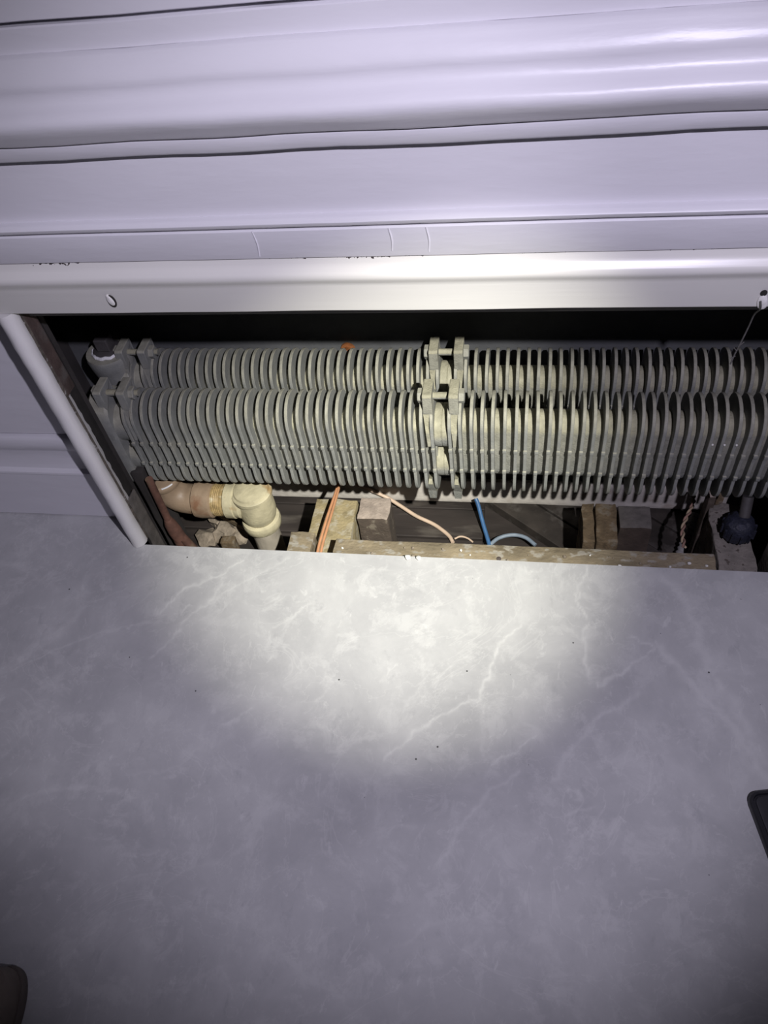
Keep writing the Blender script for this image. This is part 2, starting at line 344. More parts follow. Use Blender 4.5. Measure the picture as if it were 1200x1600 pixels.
dark = ramp(noise_node(46, 11, vec=mps.outputs[0], rough=0.72, dist=0.3), [(0.58, (0, 0, 0)), (0.70, (0.5, 0.5, 0.5))])
c = mixc(dark, c, (0.33, 0.33, 0.345))
lite = ramp(noise_node(64, 10, vec=mps.outputs[0], rough=0.7, dist=0.6), [(0.60, (0, 0, 0)), (0.68, (0.45, 0.45, 0.45))])
c = mixc(lite, c, (0.64, 0.64, 0.635))
# hairline random veining
ridge = N.new('ShaderNodeMath'); ridge.operation = 'SUBTRACT'; ridge.inputs[1].default_value = 0.5
K.new(noise_node(5.5, 5, rough=0.6, dist=1.4), ridge.inputs[0])
ab = N.new('ShaderNodeMath'); ab.operation = 'ABSOLUTE'; K.new(ridge.outputs[0], ab.inputs[0])
hair = ramp(ab.outputs[0], [(0.0, (0.22, 0.22, 0.22)), (0.008, (0, 0, 0))])
c = mixc(hair, c, (0.66, 0.66, 0.65))
att = N.new('ShaderNodeAttribute'); att.attribute_name = 'vein'
brk = N.new('ShaderNodeMath'); brk.operation = 'MULTIPLY'
K.new(att.outputs['Fac'], brk.inputs[0]); K.new(ramp(noise_node(60, 5), [(0.25, (0.45, 0.45, 0.45)), (0.6, (1, 1, 1))]), brk.inputs[1])
c = mixc(brk.outputs[0], c, (0.70, 0.70, 0.69))
# grit: sparse dark specks
vor = N.new('ShaderNodeTexVoronoi'); vor.inputs['Scale'].default_value = 38
K.new(geo.outputs['Position'], vor.inputs['Vector'])
sp = N.new('ShaderNodeMath'); sp.operation = 'LESS_THAN'; sp.inputs[1].default_value = 0.045; K.new(vor.outputs['Distance'], sp.inputs[0])
sepc = N.new('ShaderNodeSeparateColor'); K.new(vor.outputs['Color'], sepc.inputs[0])
keep = N.new('ShaderNodeMath'); keep.operation = 'GREATER_THAN'; keep.inputs[1].default_value = 0.82; K.new(sepc.outputs[0], keep.inputs[0])
s2 = N.new('ShaderNodeMath'); s2.operation = 'MULTIPLY'; K.new(sp.outputs[0], s2.inputs[0]); K.new(keep.outputs[0], s2.inputs[1])
c = mixc(s2.outputs[0], c, (0.08, 0.08, 0.08))
K.new(c, b.inputs['Base Color'])
bp = N.new('ShaderNodeBump'); bp.inputs['Strength'].default_value = 0.06; bp.inputs['Distance'].default_value = 0.001
K.new(noise_node(220, 4), bp.inputs['Height']); K.new(bp.outputs[0], b.inputs['Normal'])

fl = struct(link('floor', floor_grid('floor', -0.9, 0.62, -1.0, 0.0, 0.0026), M_floor))
for nm, (x0, x1, y0, y1) in {'floor_left': (XL, -0.9, -1.0, 0.0), 'floor_right': (0.62, XR, -1.0, 0.0), 'floor_front': (XL, XR, -1.5, -1.0), 'floor_alcove': (XL, -0.5690, 0.0, 0.0618)}.items():
    p = link('floor_piece', floor_grid('floor_piece', x0, x1, y0, y1, 0.01 if nm == 'floor_alcove' else 0.05), M_floor, fl)
box('subfloor_light_block', M_sub, XL, XR, -1.5, -0.004, -0.022, -0.0042, fl)  # unseen slab under the vinyl, added to block light
box('subfloor_light_block', M_sub, XL, -0.60, -0.004, 0.055, -0.022, -0.0042, fl)
# --- front: stepped painted panelling above the opening (profiles run (y, z))
arch = [(0.020, 0.418), (0.0, 0.418), (-0.0008, 0.4195), (-0.0015, 0.447), (-0.004, 0.453), (-0.0072, 0.457), (-0.0082, 0.461), (-0.0068, 0.465), (-0.003, 0.4685), (-0.0005, 0.473), (0.0005, 0.4795), (0.020, 0.4795)]
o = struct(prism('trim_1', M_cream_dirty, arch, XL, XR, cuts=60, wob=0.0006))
trim_low = o
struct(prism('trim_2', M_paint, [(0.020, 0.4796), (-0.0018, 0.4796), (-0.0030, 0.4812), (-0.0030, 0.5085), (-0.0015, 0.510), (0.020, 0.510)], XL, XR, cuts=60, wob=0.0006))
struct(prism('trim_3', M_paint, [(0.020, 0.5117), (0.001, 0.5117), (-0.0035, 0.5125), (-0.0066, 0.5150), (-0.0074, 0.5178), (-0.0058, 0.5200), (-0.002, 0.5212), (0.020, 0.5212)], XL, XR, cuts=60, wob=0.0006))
wf = struct(box('wall_front', M_paint, XL, XR, 0.0040, 0.024, 0.481, 0.600))
sill = [(0.020, 0.5835), (0.0005, 0.5835), (-0.0065, 0.5850), (-0.0085, 0.5870), (-0.0130, 0.5985), (-0.0128, 0.5998), (-0.0105, 0.6002), (-0.0108, 0.6012), (-0.0160, 0.6022), (-0.0185, 0.6045),
        (-0.0235, 0.6095), (-0.0285, 0.6140), (-0.0330, 0.6190), (-0.0352, 0.6235), (-0.0352, 0.6275), (-0.0330, 0.6310), (-0.0285, 0.6340), (-0.0245, 0.6362), (-0.0222, 0.6395), (-0.0210, 0.6440), (-0.0212, 0.6475), (-0.0218, 0.6500), (-0.0208, 0.6535),
        (-0.0185, 0.6580), (-0.0155, 0.6620), (-0.0125, 0.6650), (-0.0115, 0.6670), (-0.0090, 0.6685), (-0.0040, 0.6692), (0.020, 0.6692)]
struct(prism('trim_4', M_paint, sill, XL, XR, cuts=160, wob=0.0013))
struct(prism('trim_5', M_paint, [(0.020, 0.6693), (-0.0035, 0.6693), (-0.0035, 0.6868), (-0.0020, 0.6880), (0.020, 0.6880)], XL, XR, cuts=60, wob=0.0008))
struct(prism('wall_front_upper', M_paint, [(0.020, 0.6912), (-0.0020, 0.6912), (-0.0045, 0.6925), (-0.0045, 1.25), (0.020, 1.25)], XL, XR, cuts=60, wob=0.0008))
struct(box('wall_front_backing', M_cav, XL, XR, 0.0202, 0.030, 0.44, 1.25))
struct(box('trim_6', M_lintel, -0.548, 0.40, 0.0245, 0.040, 0.396, 0.44, bevel=0.001))       # raw lining board behind the opening's head

# nail holes with their plugs of filler in the lower moulding: (hole x, z, size), (plug x, z, width, length)
for (hx, hz, hw, hl), (px_, pz_, pw, pl_) in (((-0.4218, 0.4335, 0.0050, 0.0078), (-0.4228, 0.4347, 0.0041, 0.0070)),
                                               ((0.2128, 0.4335, 0.0030, 0.0034), (0.2140, 0.4240, 0.0046, 0.0082))):
    bm = bmesh.new(); add_lathe(bm, [(0.3, 0.0), (1.0, 0.0), (0.9, 1.0), (0.3, 1.0)], (0, 0, 0), 'y', 18)
    for v in bm.verts: v.co = Vector((hx + v.co.x * hw, -0.0017 - v.co.y * 0.0006, hz + v.co.z * hl))
    bm_obj('nail_hole', bm, M_hole, trim_low)
    bm = bmesh.new(); add_lathe(bm, [(0.95, -0.3), (1.0, 0.2), (0.8, 0.7), (0.4, 1.0)], (0, 0, 0), 'y', 18)
    for v in bm.verts:
        t_ = v.co.z
        v.co = Vector((px_ + v.co.x * pw * (1 - 0.18 * t_) - t_ * 0.0012, -0.0014 - v.co.y * 0.0019, pz_ + t_ * pl_))
    bm_obj('filler_plug', bm, M_crumb, trim_low, True)
# paint wrinkles crossing the fillet
for (x, z0, z1) in ((-0.250, 0.483, 0.509), (-0.122, 0.486, 0.5085), (-0.088, 0.484, 0.5085)):
    tube('paint_ridge', M_paint, smooth_path([(x, -0.0030, z1), (x + 0.002, -0.0034, (z0 + z1) / 2), (x + 0.001, -0.0030, z0)], 5), 0.0008, trim_low, 6)

# --- wall left of the opening with its skirting
struct(prism('wall_left', M_paint, [(0.062, 0.1742), (0.0585, 0.1742), (0.0562, 0.1756), (0.056, 0.1775), (0.056, 0.4175), (0.062, 0.4175)], XL, -0.5725, cuts=30, wob=0.0005))
struct(prism('baseboard_left', M_paint, [(0.062, 0.0014), (0.0505, 0.0014), (0.049, 0.0026), (0.0485, 0.0975), (0.0455, 0.1010), (0.0460, 0.1045), (0.0520, 0.1085), (0.0545, 0.1180), (0.0555, 0.1400), (0.0535, 0.1455), (0.0490, 0.1520), (0.0490, 0.1680), (0.0510, 0.1712), (0.0585, 0.1722), (0.062, 0.1722)], XL, -0.5725, cuts=30, wob=0.0006))
struct(box('trim_12', M_nearblack, -0.5722, -0.5690, 0.0490, 0.0637, -0.10, 0.417))  # near-black strip added over the pale end of the left wall
struct(box('wall_left_backing', M_cav, XL, -0.5724, 0.0622, 0.0638, -0.01, 0.4175))
# half-round bead down the left side of the opening
bm = bmesh.new(); prof = []
for k in range(11):
    a = math.pi * k / 10
    prof.append((-0.5572 + 0.0112 * math.cos(a), 0.006 - 0.013 * math.sin(a)))
prof = [(-0.5520, 0.033), (-0.5468, 0.009)] + prof + [(-0.5684, 0.0485)]
rings = []
from mathutils import noise as mnoise
for i in range(40):
    z = 0.0006 + 0.4168 * i / 39
    rings.append([bm.verts.new((x + mnoise.noise(Vector((x * 60, y * 60, z * 70))) * 0.0009, y + mnoise.noise(Vector((x * 50 + 9, y * 60, z * 50))) * 0.0008, z)) for (x, y) in prof])
for i in range(39):
    for k in range(len(prof)):
        bm.faces.new((rings[i][k], rings[i][(k + 1) % len(prof)], rings[i + 1][(k + 1) % len(prof)], rings[i + 1][k]))
bm.faces.new(rings[0]); bm.faces.new(rings[-1][::-1])
bead = struct(bm_obj('trim_7', bm, M_white, None, True))
# bare inner faces of the frame: a narrow raw edge, then near-black wood
struct(box('trim_8', M_rawedge, -0.5500, -0.5462, 0.0105, 0.0145, 0.0006, 0.417, jitter=0.0005))
struct(box('trim_11', M_nearblack, -0.5512, -0.5500, 0.0148, 0.0340, -0.10, 0.417))
# right side bead and jamb (only its foot is in view)
struct(box('trim_9', M_white, 0.345, 0.372, -0.010, 0.030, 0.0006, 0.4175, bevel=0.006, smooth=True))
struct(box('wall_right', M_paint, 0.372, XR, 0.020, 0.05, 0.0006, 0.4175))
struct(box('trim_10', M_timber_grey, 0.336, 0.3445, 0.002, 0.052, -0.06, 0.4175, bevel=0.001))

# --- the cavity behind
struct(box('wall_back', M_backwall, -0.74, 0.56, 0.262, 0.290, -0.186, 0.62))
struct(rough_box('baseboard_back', M_backboard, -0.47, 0.345, 0.2535, 0.2618, -0.182, -0.125, amp=0.0010, seed=41, cuts=9))
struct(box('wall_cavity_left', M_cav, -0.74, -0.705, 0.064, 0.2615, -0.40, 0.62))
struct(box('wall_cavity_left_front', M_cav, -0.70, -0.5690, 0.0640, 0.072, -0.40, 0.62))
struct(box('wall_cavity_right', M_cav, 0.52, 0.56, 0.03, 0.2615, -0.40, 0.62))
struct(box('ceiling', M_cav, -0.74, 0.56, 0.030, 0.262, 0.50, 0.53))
struct(box('ground', M_soil, -0.90, 0.72, -0.30, 0.60, -0.42, -0.34))
# dark floorboards lying under the back wall
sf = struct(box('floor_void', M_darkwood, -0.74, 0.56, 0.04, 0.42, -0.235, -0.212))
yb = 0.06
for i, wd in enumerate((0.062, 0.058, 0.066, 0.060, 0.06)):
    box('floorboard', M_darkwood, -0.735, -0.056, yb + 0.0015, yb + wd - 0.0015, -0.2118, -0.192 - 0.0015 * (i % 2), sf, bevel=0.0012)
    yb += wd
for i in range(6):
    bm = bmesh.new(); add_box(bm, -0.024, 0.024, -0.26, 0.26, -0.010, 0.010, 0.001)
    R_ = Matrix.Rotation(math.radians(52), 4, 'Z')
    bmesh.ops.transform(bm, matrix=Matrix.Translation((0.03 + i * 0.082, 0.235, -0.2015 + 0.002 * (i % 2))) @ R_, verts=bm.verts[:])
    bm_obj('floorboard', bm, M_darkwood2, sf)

# timber work under the floor edge
o = rough_box('ledger_batten', M_batten, -0.262, 0.268, -0.045, 0.036, -0.078, -0.013, amp=0.0016, seed=3, cuts=7)
tag(o, 'long dusty yellow-brown batten along the cut floor edge under the fins', 'batten')
bm = bmesh.new(); add_lathe(bm, [(0.0034, 0.0), (0.0034, 0.0012), (0.001, 0.0016)], (0.0, 0.012, -0.0135), 'z', 12)
for v in bm.verts: v.co.x -= 0.022
bm_obj('nail_head', bm, M_rust_dark, o)
tag(rough_box('batten_offcut', M_batten, -0.334, -0.2975, -0.045, 0.050, -0.078, -0.018, amp=0.0016, seed=5),
    'short yellow batten offcut between the tee pipe and the orange wires', 'batten')
tag(rough_box('joist_end', M_timber, -0.322, -0.253, 0.040, 0.152, -0.212, -0.062, amp=0.0018, seed=6), 'pale yellow timber joist end behind the orange wires', 'timber')
tag(rough_box('timber_block', M_timber_pink, -0.2485, -0.199, 0.112, 0.156, -0.191, -0.060, amp=0.0020, seed=8), 'grey-pink cracked timber block right of the yellow joist end', 'timber')
jo = thing('joist_end', 'crumbly brown joist end split in two pieces, right of centre', 'timber', (0.124, 0.12, -0.190))
for (x0, x1, sd) in ((0.099, 0.1165, 9), (0.1185, 0.150, 10)):
    o = rough_box('split_piece', M_timber_brown, x0 - 0.124, x1 - 0.124, -0.035, 0.038, 0.0, 0.130, jo, amp=0.0022, seed=sd)
tag(rough_box('timber_block', M_timber_block, 0.1535, 0.200, 0.113, 0.156, -0.189, -0.060, amp=0.0012, seed=11), 'smooth grey timber block right of the split brown joist end', 'timber')
pl = thing('masonry_pier', 'rough crumbled plaster pier at the right end of the batten', 'masonry', (0.296, 0.06, -0.34))
rough_box('core', M_plaster, -0.024, 0.024, -0.055, 0.070, 0.0, 0.322, pl, amp=0.004, seed=12, cuts=8)
rough_box('lath', M_timber_pink, -0.0275, -0.0175, 0.062, 0.080, 0.1, 0.345, pl, amp=0.0012, seed=13)
rough_box('lath', M_timber_brown, -0.0140, -0.0040, 0.072, 0.084, 0.1, 0.340, pl, amp=0.0016, seed=14)

# cavity jamb pieces on the left
tag(rough_box('jamb_lath', M_rust_dark, -0.5496, -0.5465, 0.0150, 0.0350, 0.284, 0.416, amp=0.0010, seed=15), 'rust-brown lath hanging inside the top left corner of the opening', 'lath')
tag(rough_box('jamb_board', M_jamb, -0.5496, -0.5465, 0.0160, 0.040, -0.10, 0.082, amp=0.0010, seed=16), 'grey dusty board standing inside the foot of the white bead', 'board')
tag(rough_box('jamb_slab', M_cav, -0.580, -0.563, 0.0900, 0.128, -0.16, 0.060, amp=0.0022, seed=17), 'dark speckled slab behind the grey dusty jamb board', 'slab')

# ------------------------------------------------------------------ gilled radiators
YC0 = 0.126
R_F, ZA, ZB = 0.034, 0.154, 0.054        # fin outline: two stacked centres
T_F = 0.0044
def fin_mesh():
    out = []
    for (y, z) in stadium(R_F, ZA, ZB, 14): out.append((y, z))
    # small cast lugs on the straight front edge, with a step beneath each
    front = [(-R_F, 0.132), (-R_F, 0.1245), (-R_F - 0.0016, 0.1235), (-R_F - 0.0016, 0.1185), (-R_F - 0.0002, 0.1175), (-R_F, 0.100),
             (-R_F, 0.0835), (-R_F - 0.0016, 0.0825), (-R_F - 0.0016, 0.0775), (-R_F + 0.0016, 0.0765), (-R_F + 0.0008, 0.064)]
    out = out[:15] + front + out[15:]
    bm = bmesh.new(); n = len(out); zc = (ZA + ZB) / 2; bv = 0.0005
    def ins(p):
        y, z = p; cz = min(max(z, ZB), ZA); v = Vector((y, z - cz)); L = v.length
        v *= (L - bv) / L; return (v.x, cz + v.y)
    rings = []
    for x, shrink in ((-T_F / 2, True), (-T_F / 2 + bv, False), (T_F / 2 - bv, False), (T_F / 2, True)):
        rings.append([bm.verts.new((x, *(ins(p) if shrink else p))) for p in out])
    for i in range(3):
        for k in range(n):
            bm.faces.new((rings[i][k], rings[i][(k + 1) % n], rings[i + 1][(k + 1) % n], rings[i + 1][k]))
    bm.faces.new(rings[0]); bm.faces.new(rings[-1][::-1])
    for zn in (0.1210, 0.0800):
        add_box(bm, -0.0026, 0.0026, -R_F - 0.0020, -R_F + 0.003, zn - 0.0030, zn + 0.0030, 0.0006)
    bmesh.ops.recalc_face_normals(bm, faces=bm.faces[:])
    for f in bm.faces: f.smooth = len(f.verts) == 4
    me = bpy.data.meshes.new('fin'); bm.to_mesh(me); bm.free()
    me.set_sharp_from_angle(angle=math.radians(28)); me.materials.append(M_iron)
    return me
FIN = fin_mesh()
XA = [-0.5513 + 0.0141 * k for k in range(32)]           # left length of gills
XB = [-0.0906 + 0.0143 * k for k in range(35)]           # right length of gills
def extr(name, m, outline, x0, x1, parent, bev=0.0015, smooth=True):
    bm = bmesh.new(); n = len(outline)
    cy = sum(p[0] for p in outline) / n; cz = sum(p[1] for p in outline) / n
    rings = []
    for x, k_ in ((x0, 1), (x0 + bev, 0), (x1 - bev, 0), (x1, 1)):
        r = []
        for (y, z) in outline:
            v = Vector((y - cy, z - cz)); L = v.length or 1; v *= (L - bev * k_) / L
            r.append(bm.verts.new((x, cy + v.x, cz + v.y)))
        rings.append(r)
    for i in range(3):
        for k in range(n): bm.faces.new((rings[i][k], rings[i][(k + 1) % n], rings[i + 1][(k + 1) % n], rings[i + 1][k]))
    bm.faces.new(rings[0]); bm.faces.new(rings[-1][::-1])
    return bm_obj(name, bm, m, parent, smooth)
def lug_bm(x, w=0.0125):
    """clamp lug: block on top running down as a wedge against the gill"""
    bm = bmesh.new()
    side = [(0.012, 0.2085), (-0.020, 0.2085), (-0.0225, 0.2060), (-0.0235, 0.178), (-0.031, 0.150), (-0.034, 0.128), (0.0, 0.150), (0.012, 0.178)]
    wid = [1, 1, 1, 1, 0.55, 0.30, 0.55, 1]
    L = [[bm.verts.new((x + s * w / 2 * k, y, z)) for (y, z), k in zip(side, wid)] for s in (-1, 1)]
    n = len(side)
    for k in range(n): bm.faces.new((L[0][k], L[0][(k + 1) % n], L[1][(k + 1) % n], L[1][k]))
    bm.faces.new(L[0]); bm.faces.new(L[1][::-1])
    bmesh.ops.recalc_face_normals(bm, faces=bm.faces[:])
    es = [e for e in bm.edges if all(v.co.z > 0.17 for v in e.verts)]
    bmesh.ops.bevel(bm, geom=es, offset=0.0012, segments=2, affect='EDGES', profile=0.5)
    return bm
def foot_bm(x, w=0.0125):
    bm = bmesh.new()
    side = [(-0.030, 0.058), (-0.0335, 0.050), (-0.0225, 0.0235), (-0.020, 0.0035), (-0.004, 0.0015), (0.012, 0.012), (0.0, 0.040)]
    wid = [0.35, 0.5, 1, 0.8, 0.8, 1, 0.8]
    L = [[bm.verts.new((x + s * w / 2 * k, y, z)) for (y, z), k in zip(side, wid)] for s in (-1, 1)]
    n = len(side)
    for k in range(n): bm.faces.new((L[0][k], L[0][(k + 1) % n], L[1][(k + 1) % n], L[1][k]))
    bm.faces.new(L[0]); bm.faces.new(L[1][::-1])
    return bm
def bolt(xh, xn, y, z, parent, tail=0.0):
    """one clamp bolt: shank, hexagon head and nut"""
    s = lathe('bolt_shank', M_iron_dust, [(0.0048, xh), (0.0048, xn + 0.0068 + tail)], (0, y, z), 'x', 14, parent)
    lathe('bolt_head', M_iron, [(0.0085, xh - 0.0075), (0.0100, xh - 0.0065), (0.0100, xh - 0.0002)], (0, y, z), 'x', 6, s, False)
    lathe('nut', M_iron, [(0.0100, xn + 0.0002), (0.0100, xn + 0.0065), (0.0085, xn + 0.0075)], (0, y, z), 'x', 6, s, False)
    return s
def radiator(front):
    yo = YC0 if front else YC0 + 0.088
    lab = ('front grey cast iron gilled heating pipe, nearest the opening' if front else
           'rear grey cast iron gilled heating pipe with square plug on its left end')
    t = thing('gilled_radiator', lab, 'radiator', (0, yo, 0), 'gilled heating pipes in the wall opening')
    rnd = random.Random(3 if front else 4)
    for xs in (XA, XB):
        core = extr('pipe_body', M_iron_dust, stadium(0.0205, 0.1405, 0.0700, 14), xs[0] - 0.004, xs[-1] + 0.004, t, 0.001)
        for i, x in enumerate(xs):
            f = bpy.data.objects.new('fin', FIN); COL.objects.link(f); f.parent = core
            f.location = (x + rnd.uniform(-0.0004, 0.0004), rnd.uniform(-0.0004, 0.0004), rnd.uniform(-0.0006, 0.0006))
            f.rotation_euler = (0, rnd.uniform(-0.006, 0.006), rnd.uniform(-0.012, 0.012))
    # joint between the two lengths
    for z, r in ((0.137, 0.030), (0.0755, 0.0285)):
        nip = lathe('nipple', M_iron_dust, [(r - 0.002, -0.1135), (r, -0.1115), (r, -0.1032), (r - 0.0009, -0.1026), (r - 0.0009, -0.1020), (r, -0.1014), (r, -0.0932), (r - 0.002, -0.0913)], (0, 0, z), 'x', 32, t)
    for x in (-0.1190, -0.0848):
        bm_obj('lug', lug_bm(x), M_iron_dust, t); 
    for x in (-0.1222, -0.0852):
        bm_obj('foot_lug', foot_bm(x), M_iron_dust, t)
    bolt(-0.1254, -0.0785, -0.006, 0.195, t)
    # left end: header, nipples, lugs and bolt
    for z, r in ((0.137, 0.030), (0.0755, 0.0285)):
        lathe('nipple', M_iron, [(r - 0.002, -0.5760), (r, -0.5735), (r, -0.5555), (r - 0.002, -0.5535)], (0, 0, z), 'x', 32, t)
    if front:
        extr('end_header', M_iron, stadium(0.0325, 0.160, 0.046, 14), -0.604, -0.5735, t, 0.004)
    else:
        hd = extr('end_header', M_iron, stadium(0.0325, 0.150, 0.046, 14), -0.612, -0.5735, t, 0.004)
        lathe('plug_boss', M_iron, [(0.024, 0.10), (0.0285, 0.150), (0.0335, 0.178), (0.0345, 0.192), (0.033, 0.1965)], (-0.606, -0.004, 0), 'z', 32, t)
        pg = lathe('plug', M_iron_dark, [(0.0215, 0.1966), (0.0215, 0.2000), (0.0195, 0.2015)], (-0.606, -0.004, 0), 'z', 28, t)
        box('square_head', M_iron_dark, -0.6165, -0.5955, -0.0145, 0.0065, 0.2016, 0.222, pg, bevel=0.0018)
        # tape squeezed out round the plug
        bm = bmesh.new(); pth = []
        for k in range(20):
            a = math.radians(178 + k * 9.6); rr = 0.0222 + 0.0008 * math.sin(k * 2.1)
            pth.append((-0.606 + rr * math.cos(a), -0.004 + rr * math.sin(a), 0.1985 + 0.0007 * math.sin(k * 1.3)))
        add_tube(bm, pth, [0.0012 + 0.0016 * math.sin(math.pi * k / 19) for k in range(20)], 8)
        bm_obj('sealing_tape', bm, M_ptfe, pg, True)
    bm_obj('lug', lug_bm(-0.5795), M_iron, t); bm_obj('lug', lug_bm(-0.5445), M_iron, t)
    bolt(-0.5860, -0.5382, -0.006, 0.195, t, 0.006)
    if not front:
        pass
    else:
        # white paint drops on three gills at the right
        for x in (0.2405, 0.2548, 0.2692):
            bm = bmesh.new(); bmesh.ops.create_icosphere(bm, subdivisions=1, radius=0.0016)
            bmesh.ops.translate(bm, vec=(x, -0.0342, 0.142), verts=bm.verts[:])
            bm_obj('paint_drop', bm, M_crumb, t, True)
    return t
rf = radiator(True); rr_ = radiator(False)

# ------------------------------------------------------------------ pipe fittings below the front radiator
PY, PZ = 0.126, -0.042
pf = thing('pipe_fitting', 'cream painted elbow, union and tee pipe under the radiator\'s left end', 'pipe fitting', (-0.418, PY, -0.212))
def L_(x, y, z): return (x + 0.418, y - PY, z + 0.212)
# elbow from the header down and round to the right
arc = [(-0.560, 0.0125), (-0.560, 0.006)] + [(-0.560 + 0.036 * (1 - math.cos(math.radians(a))), -0.006 - 0.036 * math.sin(math.radians(a))) for a in range(0, 91, 10)] + [(-0.512, PZ)]
el = tube('elbow', M_fit_brown, [L_(x, PY, z) for (x, z) in arc], [0.0262, 0.0262] + [0.025] * 10 + [0.0255], pf, 24)
for a0, a1 in ((200, 250), (292, 330)):
    tube('sealing_tape', M_ptfe, [L_(-0.560 + 0.0290 * math.cos(math.radians(a)), PY + 0.0290 * math.sin(math.radians(a)), 0.0118) for a in range(a0, a1 + 1, 6)], 0.0014, pf, 8)
def ring(name, m, prof, seg=30, par=pf): return lathe(name, m, prof, L_(0, PY, PZ), 'x', seg, par)
lathe('elbow_collar', M_fit_brown, [(0.0275, -0.002), (0.029, 0.0), (0.029, 0.010), (0.0275, 0.012)], L_(-0.560, PY, 0.0), 'z', 30, pf)
ring('hexagon_collar', M_fit_brown, [(0.0255, -0.517), (0.0300, -0.514), (0.0312, -0.503), (0.0300, -0.486), (0.026, -0.483)], 30)
ring('threaded_nipple', M_brass, [(0.0265, -0.4835), (0.0268, -0.480), (0.0258, -0.4785), (0.0268, -0.477), (0.0258, -0.4755), (0.0268, -0.474), (0.0258, -0.4725), (0.0268, -0.471), (0.0258, -0.4695), (0.0268, -0.468), (0.0265, -0.4635)])
un = ring('union_nut', M_fit, [(0.026, -0.4634), (0.0298, -0.461), (0.0300, -0.447), (0.0280, -0.4455), (0.0286, -0.444), (0.0290, -0.438), (0.0255, -0.435), (0.0225, -0.430)])
# tee body
tee = lathe('tee', M_fit, [(0.0300, 0.026), (0.0328, 0.024), (0.0330, 0.018), (0.0285, 0.0155), (0.0290, 0.008), (0.0305, -0.006), (0.0305, -0.022), (0.0275, -0.034), (0.0255, -0.039), (0.0310, -0.041), (0.0326, -0.046), (0.0322, -0.056), (0.0290, -0.060), (0.0245, -0.061)], L_(-0.4165, PY, PZ), 'z', 34, pf)
lathe('tee_cap', M_fit, [(0.0290, 0.0262), (0.0275, 0.0295), (0.0200, 0.032), (0.0080, 0.033)], L_(-0.4165, PY, PZ), 'z', 34, tee)
ring('tee_branch', M_fit, [(0.0225, -0.4298), (0.0240, -0.424), (0.0260, -0.418)], 30, tee)
lathe('down_pipe', M_pipe, [(0.0232, -0.0612), (0.0232, -0.149)], L_(-0.4165, PY, PZ), 'z', 28, pf)

# rusty pipe in the left corner
rp = thing('rusty_pipe', 'thin red-brown rusty pipe dropping from the left end to a forked foot', 'pipe', (-0.549, 0.0825, -0.340))
tube('pipe', M_rust, [(0.0, 0.0, 0.395), (-0.002, 0.0, 0.34), (-0.003, 0.0, 0.298)], 0.0060, rp, 14)
tube('socket', M_rust, [(-0.003, 0.0, 0.299), (-0.003, 0.0, 0.288), (-0.001, 0.0, 0.268), (0.001, 0.0, 0.250)], [0.0064, 0.0095, 0.0115, 0.0110], rp, 16)
tube('fork', M_rust, [(-0.003, -0.001, 0.256), (-0.001, -0.001, 0.2), (0.002, 0.0, 0.0)], [0.0080, 0.0085, 0.0105], rp, 12)
tube('fork', M_rust, [(0.004, 0.001, 0.256), (0.014, 0.001, 0.22), (0.020, 0.004, 0.18), (0.022, 0.010, 0.0)], [0.0072, 0.0078, 0.0090, 0.0090], rp, 12)
# rubble and broken bits of timber under the elbow
rb_label = 'broken grey-brown rubble piece lying in the void under the elbow'
rnd = random.Random(21)
spots = [(-0.545, 0.150, 0.020), (-0.515, 0.165, 0.024), (-0.490, 0.160, 0.018), (-0.530, 0.190, 0.022), (-0.500, 0.195, 0.020), (-0.475, 0.190, 0.022), (-0.462, 0.215, 0.016), (-0.515, 0.220, 0.020)]
for i, (x, y, r) in enumerate(spots):
    bm = bmesh.new(); bmesh.ops.create_icosphere(bm, subdivisions=2, radius=r)
    for v in bm.verts:
        v.co += mnoise.noise_vector(v.co * 55 + Vector((i * 5, 0, 0))) * r * 0.5
        v.co.z = max(v.co.z * 0.8, -r * 0.55)
    zmin = min(v.co.z for v in bm.verts)
    for v in bm.verts: v.co += Vector((x, y, -0.1922 - zmin))
    o = bm_obj('rubble_piece', bm, M_rubble, None); tag(o, rb_label, 'rubble', 'rubble under the elbow')
def splinter(nm, label, a, b_, wd, th, m):
    a, b_ = Vector(a), Vector(b_); d = b_ - a; L = d.length
    bm = bmesh.new(); add_box(bm, -wd / 2, wd / 2, 0, L, -th / 2, th / 2, 0.0008, 0.0012)
    q = d.to_track_quat('Y', 'Z').to_matrix().to_4x4(); q.translation = a
    bmesh.ops.transform(bm, matrix=q, verts=bm.verts[:])
    return tag(bm_obj(nm, bm, m), label, 'timber')
tag(rough_box('timber_offcut', M_timber_brown, -0.505, -0.480, 0.118, 0.134, -0.192, -0.150, amp=0.001, seed=31), 'small upright brown offcut standing left of the down pipe', 'timber')
splinter('timber_splinter', 'pale broken timber splinter slanting over the rubble under the elbow', (-0.545, 0.205, -0.150), (-0.455, 0.165, -0.158), 0.030, 0.010, M_timber_brown)

